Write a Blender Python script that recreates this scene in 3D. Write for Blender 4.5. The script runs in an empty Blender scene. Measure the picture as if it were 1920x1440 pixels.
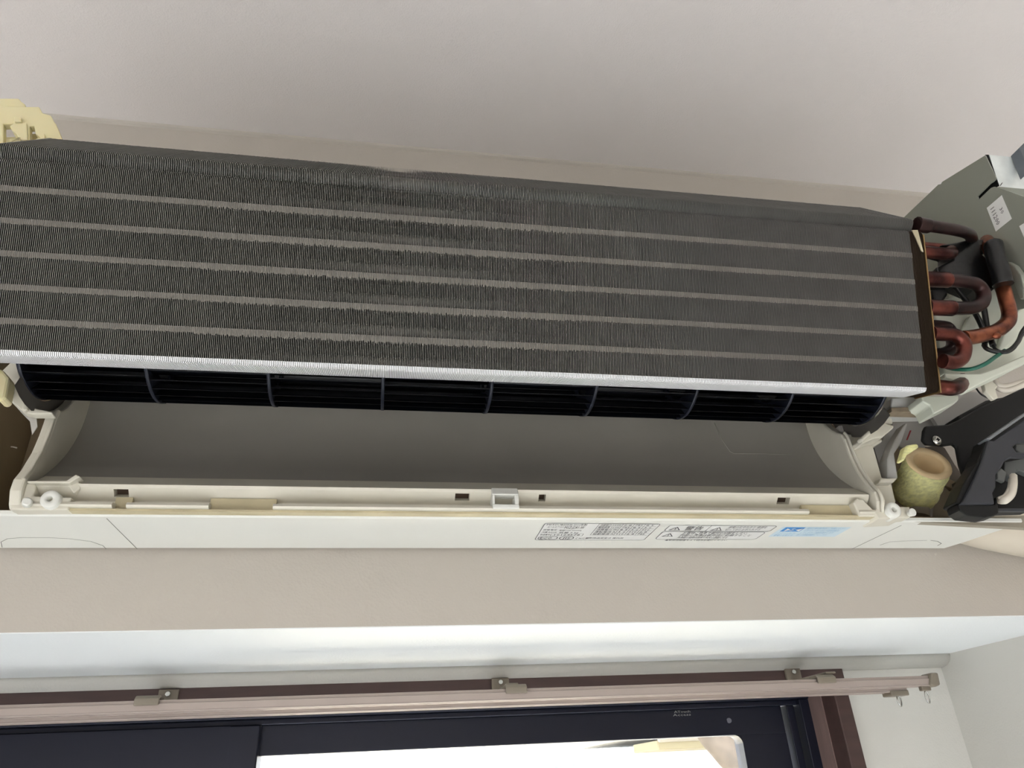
import bpy, math, random
from mathutils import Vector, Matrix
random.seed(7)
S = bpy.context.scene
COL = S.collection
Z0 = 1.76                      # height of the lens above the floor

# ------------------------------------------------------------------ camera
YAW, PIT, ROL, FPX = 0.188286500, 0.503630549, -0.0537477888, 1361.47
CAM = Vector((0, -0.60, 0))
FW = Vector((math.sin(YAW)*math.cos(PIT), math.cos(YAW)*math.cos(PIT), math.sin(PIT)))
_r0 = Vector((math.cos(YAW), -math.sin(YAW), 0)); _u0 = _r0.cross(FW)
RT = _r0*math.cos(ROL) + _u0*math.sin(ROL)
UP = -_r0*math.sin(ROL) + _u0*math.cos(ROL)
cd = bpy.data.cameras.new('camera'); cam = bpy.data.objects.new('camera', cd); COL.objects.link(cam)
cd.sensor_width = 36; cd.lens = 36*FPX/1920; cd.clip_start = .01
M = Matrix((RT, UP, -FW)).transposed().to_4x4(); M.translation = CAM + Vector((0, 0, Z0))
cam.matrix_world = M
S.camera = cam

def sr(r, g, b):
    f = lambda c: (c/255/12.92) if c <= 10 else ((c/255+.055)/1.055)**2.4
    return (f(r), f(g), f(b), 1)

# ------------------------------------------------------------------ world, sun, added fill lights, exposure
W = bpy.data.worlds.new('World'); S.world = W; W.use_nodes = True
bg = W.node_tree.nodes['Background']; bg.inputs[0].default_value = (.93, .97, 1, 1); bg.inputs[1].default_value = 4
sd = bpy.data.lights.new('sun', 'SUN'); sd.energy = 170; sd.angle = .02; sd.color = (.93, .975, 1)
so = bpy.data.objects.new('sun', sd); COL.objects.link(so); so.rotation_euler = (math.radians(-42), 0, math.radians(-14)); so.location = (0, 6, 8)

def area(name, loc, target, sx, sy, power, color=(1, 1, 1), portal=False):
    l = bpy.data.lights.new(name, 'AREA'); l.shape = 'RECTANGLE'; l.size = sx; l.size_y = sy; l.energy = power; l.color = color
    o = bpy.data.objects.new(name, l); COL.objects.link(o)
    o.location = Vector(loc)+Vector((0, 0, Z0))
    o.rotation_euler = (Vector(target)-Vector(loc)).to_track_quat('-Z', 'Y').to_euler()
    if portal: l.cycles.is_portal = True
    return o
area('back_fill', (-.6, -3.9, -.55), (-.6, 0, -.55), 2.4, 1.7, 13, (.97, .98, 1))  # unseen fill from behind, added to light the wall; no window there
area('left_fill', (-2.4, -1.6, -.5), (0, -1.6, -.5), 1.6, 1.4, 21, (.97, .98, 1))  # unseen fill from the left, added to brighten the ceiling; no window there
lamp = area('ceiling_fill', (.1, -2.4, .60), (.1, -2.4, -1), 1.2, .9, 47, (1, .985, .955)); lamp.data.spread = math.radians(84)  # unseen downlight, added so the floor bounces light upward
lamp = area('ceiling_fill', (.1, -1.2, .60), (.1, -1.2, -1), 1.2, .5, 22, (.97, .985, 1)); lamp.data.spread = math.radians(84)  # second unseen downlight, added to lift the panel and beam underside
area('window_portal', (.15, .33, -.85), (.15, -1, -.85), .62, 1.8, 1, portal=True)
S.view_settings.view_transform = 'Standard'; S.view_settings.look = 'None'
S.view_settings.gamma = 1; S.view_settings.use_curve_mapping = False
S.view_settings.exposure = 0.0

# ------------------------------------------------------------------ helpers
def ray(px, py): return FW + RT*((px-960)/FPX) - UP*((py-720)/FPX)
def at(px, py, Y=None, X=None, Z=None):
    """real point seen at a photo pixel, lying on the plane y=Y, x=X or z=Z"""
    d = ray(px, py)
    k = (Y-CAM.y)/d.y if Y is not None else (X-CAM.x)/d.x if X is not None else (Z-CAM.z)/d.z
    return CAM + d*k

class MB:
    def __init__(s): s.v = []; s.f = []; s.sm = []
    def add(s, vs, fs, smooth=False):
        n = len(s.v); s.v += [tuple(v) for v in vs]; s.f += [tuple(i+n for i in f) for f in fs]; s.sm += [smooth]*len(fs); return s
    def box(s, x0, x1, y0, y1, z0, z1):
        return s.add([(x, y, z) for z in (z0, z1) for y in (y0, y1) for x in (x0, x1)],
                     [(0, 2, 3, 1), (4, 5, 7, 6), (0, 1, 5, 4), (2, 6, 7, 3), (0, 4, 6, 2), (1, 3, 7, 5)])
    def prism(s, pts, d, smooth=False):
        """closed polygon of 3-D points pushed along the vector d"""
        n = len(pts); a = [Vector(p) for p in pts]; b = [p+Vector(d) for p in a]
        return s.add(a+b, [tuple(range(n))[::-1], tuple(range(n, 2*n))]+[(i, (i+1) % n, n+(i+1) % n, n+i) for i in range(n)], smooth)
    def px(s, pts, Y, t, back=True):
        """outline on the plane y=Y, t thick away from the room"""
        return s.prism([at(x, y, Y=Y) for x, y in pts], (0, t, 0))
    def exx(s, prof, x0, x1):
        return s.prism([(x0, y, z) for y, z in prof], (x1-x0, 0, 0))
    def sheet(s, prof, x0, x1, smooth=True):
        n = len(prof)
        return s.add([(x, y, z) for x in (x0, x1) for y, z in prof], [(i, i+1, n+i+1, n+i) for i in range(n-1)], smooth)
    def tube(s, pts, r, n=12, caps=True, smooth=True, inner=None):
        P = [Vector(p) for p in pts]; R = r if isinstance(r, (list, tuple)) else [r]*len(P)
        vs = []; prev = None
        for i, p in enumerate(P):
            t = (P[min(i+1, len(P)-1)]-P[max(i-1, 0)]).normalized()
            if prev is None:
                a = Vector((0, 0, 1)) if abs(t.z) < .9 else Vector((1, 0, 0)); u = t.cross(a).normalized()
            else: u = (prev - t*prev.dot(t)).normalized()
            prev = u; w = t.cross(u)
            vs += [p+(u*math.cos(q)+w*math.sin(q))*R[i] for q in [2*math.pi*k/n for k in range(n)]]
        fs = [(i*n+k, i*n+(k+1) % n, (i+1)*n+(k+1) % n, (i+1)*n+k) for i in range(len(P)-1) for k in range(n)]
        s.add(vs, fs, smooth)
        if caps: s.f += [tuple(range(len(s.v)-len(vs), len(s.v)-len(vs)+n))[::-1], tuple(range(len(s.v)-n, len(s.v)))]; s.sm += [False, False]
        return s

def spline(pts, n=6):
    P = [Vector(p) for p in pts]; out = []
    for i in range(len(P)-1):
        a, b, c, d = P[max(i-1, 0)], P[i], P[i+1], P[min(i+2, len(P)-1)]
        for k in range(n):
            t = k/n
            out.append(.5*((2*b)+(c-a)*t+(2*a-5*b+4*c-d)*t*t+(3*b-a-3*c+d)*t**3))
    out.append(P[-1]); return out

ORG = {}
def root(name, loc, label, cat, group=None):
    o = bpy.data.objects.new(name, None); COL.objects.link(o); o.empty_display_size = .02
    o.location = Vector(loc)+Vector((0, 0, Z0)); ORG[o] = Vector(loc)
    o['label'] = label; o['category'] = cat
    if group: o['group'] = group
    return o
def build(name, mb, mat, parent=None, label=None, cat=None, kind=None, bevel=0, origin=None, group=None, shade=None, seg=2):
    org = ORG[parent] if parent else Vector(origin or (0, 0, 0))
    me = bpy.data.meshes.new(name)
    me.from_pydata([tuple(Vector(v)-org) for v in mb.v], [], mb.f)
    me.validate(); me.update()
    if len(me.polygons) == len(mb.sm):
        for p, q in zip(me.polygons, mb.sm): p.use_smooth = q
    me.materials.append(mat)
    import bmesh
    b = bmesh.new(); b.from_mesh(me); bmesh.ops.recalc_face_normals(b, faces=b.faces); b.to_mesh(me); b.free()
    o = bpy.data.objects.new(name, me); COL.objects.link(o)
    if parent: o.parent = parent; ORG[o] = org
    else: o.location = org+Vector((0, 0, Z0)); ORG[o] = org
    if bevel:
        m = o.modifiers.new('bevel', 'BEVEL'); m.width = bevel; m.segments = seg; m.limit_method = 'ANGLE'; m.angle_limit = .6
    if label: o['label'] = label
    if cat: o['category'] = cat
    if kind: o['kind'] = kind
    if group: o['group'] = group
    return o
def link_child(me, name, parent, loc=(0, 0, 0), rot=(0, 0, 0)):
    o = bpy.data.objects.new(name, me); COL.objects.link(o); o.parent = parent; o.location = loc; o.rotation_euler = rot; return o

def mat(name, col, rough=.5, metal=0, spec=.5, bump=0, bscale=200, var=0, vscale=5, col2=None, stretch=None, coat=0, trans=0):
    m = bpy.data.materials.new(name); m.use_nodes = True; nt = m.node_tree; p = nt.nodes['Principled BSDF']
    p.inputs['Base Color'].default_value = col; p.inputs['Roughness'].default_value = rough
    p.inputs['Metallic'].default_value = metal; p.inputs['Specular IOR Level'].default_value = spec
    if coat: p.inputs['Coat Weight'].default_value = coat
    if trans: p.inputs['Subsurface Weight'].default_value = trans; p.inputs['Subsurface Radius'].default_value = (.01, .008, .004)
    tc = nt.nodes.new('ShaderNodeTexCoord'); src = tc.outputs['Object']
    if stretch:
        mp = nt.nodes.new('ShaderNodeMapping'); mp.inputs['Scale'].default_value = stretch
        nt.links.new(src, mp.inputs[0]); src = mp.outputs[0]
    if var:
        n = nt.nodes.new('ShaderNodeTexNoise'); n.inputs['Scale'].default_value = vscale; n.inputs['Detail'].default_value = 5
        nt.links.new(src, n.inputs['Vector'])
        r = nt.nodes.new('ShaderNodeValToRGB'); r.color_ramp.elements[0].position = .35; r.color_ramp.elements[1].position = .65
        c2 = col2 or tuple(c*(1-var) for c in col[:3])+(1,)
        r.color_ramp.elements[0].color = c2; r.color_ramp.elements[1].color = col
        nt.links.new(n.outputs['Fac'], r.inputs[0]); nt.links.new(r.outputs[0], p.inputs['Base Color'])
    if bump:
        n = nt.nodes.new('ShaderNodeTexNoise'); n.inputs['Scale'].default_value = bscale; n.inputs['Detail'].default_value = 3
        nt.links.new(src, n.inputs['Vector'])
        b = nt.nodes.new('ShaderNodeBump'); b.inputs['Strength'].default_value = bump; b.inputs['Distance'].default_value = .001
        nt.links.new(n.outputs['Fac'], b.inputs['Height']); nt.links.new(b.outputs[0], p.inputs['Normal'])
    return m

def wallpaper(name, col, strength=.5, sc=(430, 430, 430)):
    """embossed vinyl wallpaper: a fine woven relief"""
    m = mat(name, col, .62, spec=.35); nt = m.node_tree; p = nt.nodes['Principled BSDF']
    tc = nt.nodes.new('ShaderNodeTexCoord'); mp = nt.nodes.new('ShaderNodeMapping'); mp.inputs['Scale'].default_value = sc
    nt.links.new(tc.outputs['Object'], mp.inputs[0])
    v = nt.nodes.new('ShaderNodeTexVoronoi'); v.inputs['Scale'].default_value = 1; nt.links.new(mp.outputs[0], v.inputs['Vector'])
    n = nt.nodes.new('ShaderNodeTexNoise'); n.inputs['Scale'].default_value = .35; nt.links.new(mp.outputs[0], n.inputs['Vector'])
    a = nt.nodes.new('ShaderNodeMath'); a.operation = 'ADD'; nt.links.new(v.outputs['Distance'], a.inputs[0]); nt.links.new(n.outputs['Fac'], a.inputs[1])
    b = nt.nodes.new('ShaderNodeBump'); b.inputs['Strength'].default_value = strength; b.inputs['Distance'].default_value = .0006
    nt.links.new(a.outputs[0], b.inputs['Height']); nt.links.new(b.outputs[0], p.inputs['Normal'])
    return m

m_ceil = wallpaper('ceiling_paper', sr(226, 220, 216), .22, (560, 560, 560))
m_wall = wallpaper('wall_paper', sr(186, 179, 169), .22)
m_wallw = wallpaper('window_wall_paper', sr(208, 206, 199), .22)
m_soff = wallpaper('recess_paper_lit', sr(236, 240, 240), .22)
m_floor = mat('floor_pale', sr(234, 237, 240), .6, var=.06, vscale=6, stretch=(1, 12, 1))
m_white = mat('white_plastic', sr(226, 226, 218), .38)
m_cream = mat('cream_plastic', sr(214, 209, 193), .42, var=.06, vscale=30)
m_cream2 = mat('aged_cream_plastic', sr(196, 184, 150), .45, var=.15, vscale=40)
m_chassis = mat('chassis_plastic', sr(150, 132, 104), .5, var=.15, vscale=25)
m_scroll = mat('duct_grey_plastic', sr(150, 146, 138), .36, var=.08, vscale=9)
m_dark = mat('slot_dark', sr(70, 52, 38), .7)
m_line = mat('seam_dark', sr(120, 118, 110), .7)
m_fin = mat('coated_fin', sr(96, 96, 93), .5, metal=.2, var=.25, vscale=60)
m_edge = mat('bare_fin_edge', sr(138, 137, 131), .4, metal=.3, var=.15, vscale=50)
m_foot = mat('lit_fin_foot', sr(236, 236, 238), .4, metal=.0)
m_fin2 = mat('heat_stained_fin', sr(66, 54, 42), .35, metal=.5)
m_tube = mat('fin_collar', sr(116, 110, 102), .5, metal=.2, var=.15, vscale=90)
m_coilback = mat('coil_dark_back', sr(40, 40, 38), .7)
m_fan = mat('fan_black_plastic', sr(10, 12, 18), .32, var=.3, vscale=60)
m_fanrim = mat('fan_rim_plastic', sr(34, 38, 50), .4, var=.4, vscale=120)
m_copper = mat('copper', sr(172, 104, 74), .32, metal=.9, var=.45, vscale=70, col2=sr(92, 48, 38))
m_copperd = mat('tarnished_copper', sr(120, 66, 56), .35, metal=.85, var=.5, vscale=60, col2=sr(52, 26, 26))
m_tarn = mat('blackened_copper', sr(60, 36, 34), .35, metal=.6, var=.5, vscale=60, col2=sr(24, 18, 18))
m_rubber = mat('black_butyl', sr(9, 10, 10), .38, bump=.5, bscale=90)
m_metal = mat('zinc_side_plate', sr(146, 149, 138), .5, metal=.35)
m_galv = mat('galvanised_steel', sr(238, 243, 240), .42, metal=.35, var=.12, vscale=80)
m_black = mat('black_plastic', sr(13, 14, 15), .5, spec=.3)
m_slate = mat('slate_plastic', sr(48, 50, 56), .42, var=.15, vscale=50)
m_foam = mat('pale_yellow_foam', sr(252, 248, 178), .8, bump=.8, bscale=220, var=.22, vscale=200, stretch=(1, 1, 2.4))
m_foamin = mat('foam_inside', sr(228, 202, 158), .8, var=.1, vscale=60)
m_yel = mat('pale_yellow_plastic', sr(226, 216, 172), .5, trans=.3)
m_motor = mat('motor_cover_white', sr(208, 211, 196), .45)
m_lav = mat('grey_inner_plastic', sr(176, 174, 170), .45)
m_wireb = mat('black_wire', sr(16, 18, 18), .4)
m_wireg = mat('green_wire', sr(22, 92, 74), .35)
m_wirew = mat('white_wire', sr(214, 206, 192), .45)
m_steel = mat('screw_steel', sr(200, 200, 196), .25, metal=1)
m_ink = mat('black_ink', sr(70, 70, 74), .6)
m_paper = mat('sticker_paper', sr(226, 226, 222), .5)
m_blue = mat('blue_ink', sr(58, 140, 208), .5)
m_pale = mat('pale_blue_sticker', sr(206, 224, 232), .5)
m_bluel = mat('light_blue_ink', sr(130, 176, 208), .5)
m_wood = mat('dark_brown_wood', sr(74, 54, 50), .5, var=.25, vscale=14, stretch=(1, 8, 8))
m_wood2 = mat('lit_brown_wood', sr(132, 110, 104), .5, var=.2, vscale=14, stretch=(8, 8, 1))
m_alu = mat('dark_blue_aluminium', sr(24, 27, 42), .35, metal=.3)
m_rail = mat('taupe_rail', sr(170, 156, 148), .35, metal=.15)
m_clip = mat('taupe_clip', sr(128, 118, 104), .5)
m_tape = mat('cream_vinyl_tape', sr(206, 196, 178), .35, bump=1, bscale=22)
m_red = mat('red_mark', sr(150, 40, 44), .6)
m_film = mat('crinkled_clear_film', sr(196, 192, 184), .25, bump=1, bscale=60)
m_glass = bpy.data.materials.new('window_glass'); m_glass.use_nodes = True
_nt = m_glass.node_tree; _nt.nodes.clear()
_o = _nt.nodes.new('ShaderNodeOutputMaterial'); _mx = _nt.nodes.new('ShaderNodeMixShader'); _t = _nt.nodes.new('ShaderNodeBsdfTransparent')
_g = _nt.nodes.new('ShaderNodeBsdfGlossy'); _g.inputs['Roughness'].default_value = .02; _fr = _nt.nodes.new('ShaderNodeFresnel')
_nt.links.new(_fr.outputs[0], _mx.inputs[0]); _nt.links.new(_t.outputs[0], _mx.inputs[1]); _nt.links.new(_g.outputs[0], _mx.inputs[2]); _nt.links.new(_mx.outputs[0], _o.inputs[0])

# ------------------------------------------------------------------ the room
XL, XR, YB, ZC, ZF = -2.6, .672, -4.2, .638, -Z0
YW, ZB = .242, .113              # window wall, underside of the beam
build('floor', MB().box(XL-.1, 2.0, YB-.1, YW+.12, ZF-.1, ZF), m_floor, kind='structure')
build('ceiling', MB().box(XL-.1, 2.0, YB-.1, .02, ZC, ZC+.1), m_ceil, kind='structure')
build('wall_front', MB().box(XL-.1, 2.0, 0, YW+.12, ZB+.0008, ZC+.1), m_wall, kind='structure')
build('ceiling_recess', MB().box(XL-.1, 2.0, .0004, YW+.12, ZB, ZB+.0008), m_soff, kind='structure')   # beam underside, paper whitened to stand in for window light
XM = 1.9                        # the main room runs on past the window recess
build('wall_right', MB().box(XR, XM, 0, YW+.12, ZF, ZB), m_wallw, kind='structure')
build('wall_room_right', MB().box(XM, XM+.1, YB-.1, YW+.12, ZF, ZC+.1), m_wall, kind='structure')
build('wall_left', MB().box(XL-.1, XL, YB-.1, YW+.12, ZF, ZC), m_wall, kind='structure')
build('wall_back', MB().box(XL, 2.0, YB-.1, YB, ZF, ZC), m_wall, kind='structure')
WX0, WX1, WZ1 = -1.35, .535, .1045
w = MB(); w.box(WX1-.002, XR, YW, YW+.12, ZF, ZB).box(XL, WX0, YW, YW+.12, ZF, ZB).box(WX0, WX1, YW, YW+.12, WZ1-.002, ZB)
build('wall_window', w, m_wallw, kind='structure')
# soft cove trim in the corner below the beam
def cove(y0, z0, r, n=7):
    return [(y0, z0)]+[(y0-r*math.cos(a), z0-r*.6*math.sin(a)) for a in [math.pi/2*k/n for k in range(n+1)]]
t = MB(); t.prism([(XL, y, z) for y, z in cove(YW, ZB, .022)], (XR-XL, 0, 0), True)
build('trim_1', t, m_wallw, kind='structure')
t = MB(); t.prism([(XL, y, z) for y, z in cove(YW, ZB-.0005, .0085)], (XR-XL, 0, 0), True)
build('trim_2', t, m_wallw, kind='structure')
t = MB().prism([(XL, y, z) for y, z in [(0, ZC), (-.004, ZC), (-.0025, ZC-.002), (0, ZC-.0035)]], (1.9-XL, 0, 0))
build('trim_3', t, m_wall, kind='structure')

# ------------------------------------------------------------------ the window
win = root('window_1', (.1, YW, ZF), 'dark sliding window below the beam with brown wooden casing', 'window'); win['kind'] = 'structure'
del win['category']; del win['label']
JX = WX1-.0185
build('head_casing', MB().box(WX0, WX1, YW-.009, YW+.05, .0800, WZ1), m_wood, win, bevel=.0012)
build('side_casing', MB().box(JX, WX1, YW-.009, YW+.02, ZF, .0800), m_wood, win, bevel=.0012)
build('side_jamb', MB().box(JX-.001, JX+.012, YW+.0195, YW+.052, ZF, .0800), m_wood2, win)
YS = .300
f = MB().box(WX0, JX, YS-.012, YS+.05, .0750, .0800); f.box(WX0, JX, YS-.002, YS+.004, .0690, .0750)
build('frame_head', f, m_alu, win, bevel=.001)
f = MB().box(JX-.013, JX, YS-.010, YS+.05, ZF, .0750).box(JX-.026, JX-.016, YS, YS+.03, ZF, .0690)
build('frame_jamb', f, m_alu, win, bevel=.001)
gl, gt = at(488, 1400, Y=YS+.01).x, at(960, 1397, Y=YS+.01).z
gr = at(1392, 1400, Y=YS+.01).x
build('sash_rail', MB().box(gl-.001, JX-.030, YS+.006, YS+.03, gt, .0695), m_alu, win, bevel=.0008)
st = MB().box(gr, JX-.030, YS+.0062, YS+.03, ZF+.05, gt)
c = Vector((gr, 0, gt)); rr = .010
st.prism([(gr+.0001, YS+.0064, gt+.0001), (gr+.0001, YS+.0064, gt-rr)]+[(gr-rr+rr*math.cos(a), YS+.0064, gt-rr+rr*math.sin(a)) for a in [math.pi/2*k/6 for k in range(1, 7)]], (0, .02, 0))
build('sash_stile', st, m_alu, win, bevel=.0006)
build('meeting_stile', MB().box(gl-.032, gl, YS-.006, YS+.03, ZF+.05, .0695), m_alu, win, bevel=.0015)
build('glass_pane', MB().box(gl-.01, gr+.01, YS+.016, YS+.020, ZF+.05, gt+.005), m_glass, win)
build('glass_pane', MB().box(WX0+.03, gl-.03, YS+.000, YS+.004, ZF+.05, gt+.0), m_glass, win)
build('sash_rail', MB().box(WX0, gl-.030, YS-.006, YS+.012, -.02, .0695), m_alu, win, bevel=.0008)
sh = MB()
for k in range(34): sh.box(WX0, gl-.005, YS+.045, YS+.052, ZF+.05+k*.053, ZF+.05+k*.053+.0535)
o = build('shutter_slat', sh, mat('shutter_dark', sr(14, 15, 20), .5), win); o['kind'] = 'stuff'
build('screw_cover', MB().tube([at(1367, 1351, Y=YS+.005), at(1367, 1351, Y=YS+.008)], .003, 12), mat('grey_cap', sr(88, 90, 100), .4), win)

# ------------------------------------------------------------------ text
def text(mb, s, o, u, v, h, lift=0.0, bold=0):
    """adds lettering: origin o (left end of the baseline), u along the line, v up, h letter height"""
    cu = bpy.data.curves.new('t', 'FONT'); cu.body = s; cu.size = h/.72; cu.resolution_u = 1; cu.offset = bold
    ob = bpy.data.objects.new('t', cu); COL.objects.link(ob)
    dg = bpy.context.evaluated_depsgraph_get(); me = bpy.data.meshes.new_from_object(ob.evaluated_get(dg))
    u = Vector(u).normalized(); v = Vector(v).normalized(); n = u.cross(v); o = Vector(o)+n*lift
    wd = max([q.co.x for q in me.vertices] or [0])
    mb.add([o+u*q.co.x+v*q.co.y for q in me.vertices], [tuple(p.vertices) for p in me.polygons])
    bpy.data.objects.remove(ob); bpy.data.curves.remove(cu); bpy.data.meshes.remove(me)
    return wd
def text_fit(mb, s, o, u, v, w, h, lift=0):
    """lettering squeezed to the width w"""
    t = MB(); wd = text(t, s, (0, 0, 0), (1, 0, 0), (0, 1, 0), h)
    if not t.v: return
    k = w/max(wd, 1e-6); u = Vector(u).normalized(); v = Vector(v).normalized(); n = u.cross(v); o = Vector(o)+n*lift
    mb.add([o+u*p[0]*k+v*p[1] for p in t.v], t.f)
tx = MB(); q = at(1264, 1337, Y=YS+.0055); text_fit(tx, 'ATouch', q, (1, 0, 0), (0, 0, 1), .0205, .0026, .0003)
q = at(1262, 1343, Y=YS+.0055); text_fit(tx, 'Access', q, (1, 0, 0), (0, 0, 1), .0225, .0026, .0003)
build('sash_sticker', tx, mat('silver_ink', sr(170, 170, 165), .4), win)

# ------------------------------------------------------------------ curtain rail with brackets and runners
cr = root('curtain_rail', (.1, .16, .07), 'long taupe double curtain rail fixed across the dark window head', 'curtain rail')
def zat(py, Y, px=960): return at(px, py, Y=Y).z
YR = .150
zt, zb1 = zat(1291, YR), zat(1313, YR); xr1 = at(1752, 1275, Y=YR).x
def railprof(y, zt, zb, d=.013):
    return [(y, zt-.003), (y+.002, zt-.0028), (y+.002, zt), (y+d, zt), (y+d, zb), (y+d-.003, zb), (y+d-.003, zb+.003), (y+.003, zb+.003), (y+.003, zb), (y, zb), (y-.0006, zb+.0008), (y, zb+.0016)]
build('front_rail', MB().exx(railprof(YR, zt, zb1), XL+.3, xr1), m_rail, cr, bevel=.0004)
YR2 = .186; zb2 = zat(1324, YR2); zt2 = zb2+(zt-zb1)
xr2 = at(1702, 1297, Y=YR2).x
build('rear_rail', MB().exx(railprof(YR2, zt2, zb2), XL+.3, xr2), m_rail, cr, bevel=.0004)
e = MB().prism([at(x, y, Y=YR-.003) for x, y in ((1746, 1261), (1759, 1261), (1764, 1284), (1757, 1287), (1745, 1285))], (0, .018, 0))
build('end_cap', e, m_clip, cr, bevel=.0015)
e = MB().box(xr2-.022, xr2, YR2-.002, YR2+.015, zb2-.0035, zb2+.002)
build('end_cap', e, m_clip, cr, bevel=.001)
for k, (bx, cx) in enumerate(((316, 276), (938, 968), (1486, 1548))):
    p = at(bx, 1302-(bx-316)*.0355, Y=YW-.011)
    b = MB().box(p.x-.0095, p.x+.0095, YW-.0125, YW-.0092, p.z-.010, p.z+.0046)
    b.box(p.x-.006, p.x+.006, YR+.004, YW-.011, p.z-.0115, p.z-.0095)
    build('bracket', b, m_clip, cr, bevel=.0008)
    s = MB().tube([(p.x, YW-.0127, p.z), (p.x, YW-.015, p.z)], .0026, 12)
    build('screw', s, m_steel, cr, bevel=.0006)
    q = at(cx, 1308-(cx-276)*.0335, Y=YR-.002)
    c = MB().prism([(q.x-.0105, y, z) for y, z in ((YR-.0030, zt-.0045), (YR-.0030, zt+.001), (YR+.001, zt+.004), (YR+.014, zt+.004), (YR+.014, zt+.0005), (YR-.0005, zt+.0005), (YR-.0005, zt-.0045))], (.021, 0, 0))
    build('clip', c, m_clip, cr, bevel=.0008)
def runner(px, py, Y, label):
    top = at(px, py, Y=Y)
    r = root('curtain_runner', top, label, 'curtain hook', 'curtain runners with rings at the rail end')
    b = MB().box(top.x-.0055, top.x+.0055, Y-.003, Y+.003, top.z-.0045, top.z+.001)
    build('slider', b, m_clip, r, bevel=.001)
    g = MB(); cz = top.z-.0045-.0058
    g.tube([(top.x+.0040*math.sin(a)*.85, Y+.0018*math.sin(a), cz+.0062*math.cos(a)) for a in [2*math.pi*k/20 for k in range(21)]], .0008, 8, caps=False)
    build('ring', g, m_steel, r)
runner(1681, 1294, YR2+.006, 'metal-ringed curtain runner under the rear rail, left of the last one')
runner(1733, 1287, YR+.006, 'metal-ringed curtain runner at the very end of the front rail, by the end cap')

# ------------------------------------------------------------------ the air conditioner
ac = root('air_conditioner', (.12, -.01, .172), 'white wall-mounted air conditioner with front cover removed, fins and fan bare', 'air conditioner')
AX0, AX1 = -.2895, .527
build('rear_chassis', MB().box(AX0+.002, .505, -.010, -.001, .176, .455).box(AX0, AX0+.003, -.085, -.001, .176, .40), m_chassis, ac, bevel=.001)

# bottom panel: front lip to rear, slightly rounded behind
pz = .1723
prof = [(-.0885, pz+.0035), (-.0885, pz+.001), (-.0870, pz), (-.030, pz), (-.012, pz+.0005), (-.004, pz+.003), (-.0012, pz+.007), (-.0012, pz+.0085), (-.007, pz+.0085), (-.014, pz+.0035)]
p = MB(); n = len(prof)
xe = lambda y: AX1 + (y+.0885)*(-.212)*1.0         # the right end tapers towards the wall
p.add([(AX0, y, z) for y, z in prof]+[(xe(y), y, z) for y, z in prof], [tuple(range(n)), tuple(range(n, 2*n))[::-1]]+[(i, (i+1) % n, n+(i+1) % n, n+i) for i in range(n)])
bp = build('bottom_panel', p, m_white, ac)
sm = MB()
def zline(mb, pts, Z, w=.0005, t=.00012):
    P = [at(x, y, Z=Z) for x, y in pts]
    for a, b in zip(P, P[1:]):
        d = (b-a); nn = Vector((-d.y, d.x, 0)).normalized()*w/2
        mb.prism([a+nn, b+nn, b-nn, a-nn], (0, 0, -t))
    return mb
zline(sm, [(200, 972), (228, 1000), (257, 1029)], pz, .0005)
build('panel_seam', sm, m_line, ac); sm = MB()
zline(sm, [(1690, 985), (1598, 1029)], pz, .0005)
build('panel_seam', sm, m_line, ac)
sm = MB()
zline(sm, [(4, 1026), (2, 1016), (14, 1010), (40, 1008), (90, 1008), (130, 1010), (170, 1015), (193, 1023), (199, 1029)], pz, .0004)
build('knockout_line', sm, m_line, ac); sm = MB()
zline(sm, [(1650, 1022), (1668, 1016), (1700, 1014), (1738, 1013)], pz, .0003)
zline(sm, [(1745, 1013), (1758, 1015), (1765, 1019), (1758, 1023)], pz, .0006)
build('knockout_line', sm, m_line, ac)

# printed labels on the bottom panel
U, V = Vector((1, .015, 0)).normalized(), Vector((.015, -1, 0)).normalized()
def P2(x, y, l=.00015): return Vector((x, y, pz-l))
def frame(mb, x0, x1, y0, y1, w=.0004, r=.004, l=.0003):
    pts = []
    for cx, cy, a0 in ((x1-r, y1-r, 0), (x0+r, y1-r, 90), (x0+r, y0+r, 180), (x1-r, y0+r, 270)):
        pts += [(cx+r*math.cos(math.radians(a0+k*22.5)), cy+r*math.sin(math.radians(a0+k*22.5))) for k in range(5)]
    n = len(pts); c = Vector(((x0+x1)/2, (y0+y1)/2)); q = []
    for i in range(n):
        a = Vector(pts[i]); b = Vector(pts[(i+1) % n]); z = Vector(pts[i-1]); t = (b-z).normalized(); nn = Vector((-t.y, t.x))
        q.append(a+nn*w)
    mb.add([P2(*a, l) for a in pts]+[P2(*a, l) for a in q], [(i, (i+1) % n, n+(i+1) % n, n+i) for i in range(n)])
def rect(mb, x0, x1, y0, y1, l=.0002): mb.add([P2(x0, y0, l), P2(x1, y0, l), P2(x1, y1, l), P2(x0, y1, l)], [(0, 1, 2, 3)])
def tl(mb, s, x, y, w, h): text_fit(mb, s, P2(x, y, .0003), (1, 0, 0), (0, -1, 0), w, h)
def tri(mb, x, y, s):
    a = [Vector((x, y)), Vector((x+s, y)), Vector((x+s/2, y-s*.85))]; c = (a[0]+a[1]+a[2])/3; b = [c+(q-c)*.72 for q in a]
    mb.add([P2(*q, .0003) for q in a+b], [(0, 1, 4, 3), (1, 2, 5, 4), (2, 0, 3, 5)])
    rect(mb, x+s*.46, x+s*.54, y-s*.5, y-s*.26, .0003); rect(mb, x+s*.46, x+s*.54, y-s*.2, y-s*.13, .0003)
X0, X1, Yf, Yr = .1186, .2112, -.0800, -.0372
pp = MB(); rect(pp, X0, X1, Yf, Yr, .0001)
lab = build('rating_plate', pp, m_paper, ac, label='silvery rating plate printed in black')
ik = MB(); frame(ik, X0, X1, Yf, Yr, .0005, .003)
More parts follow.
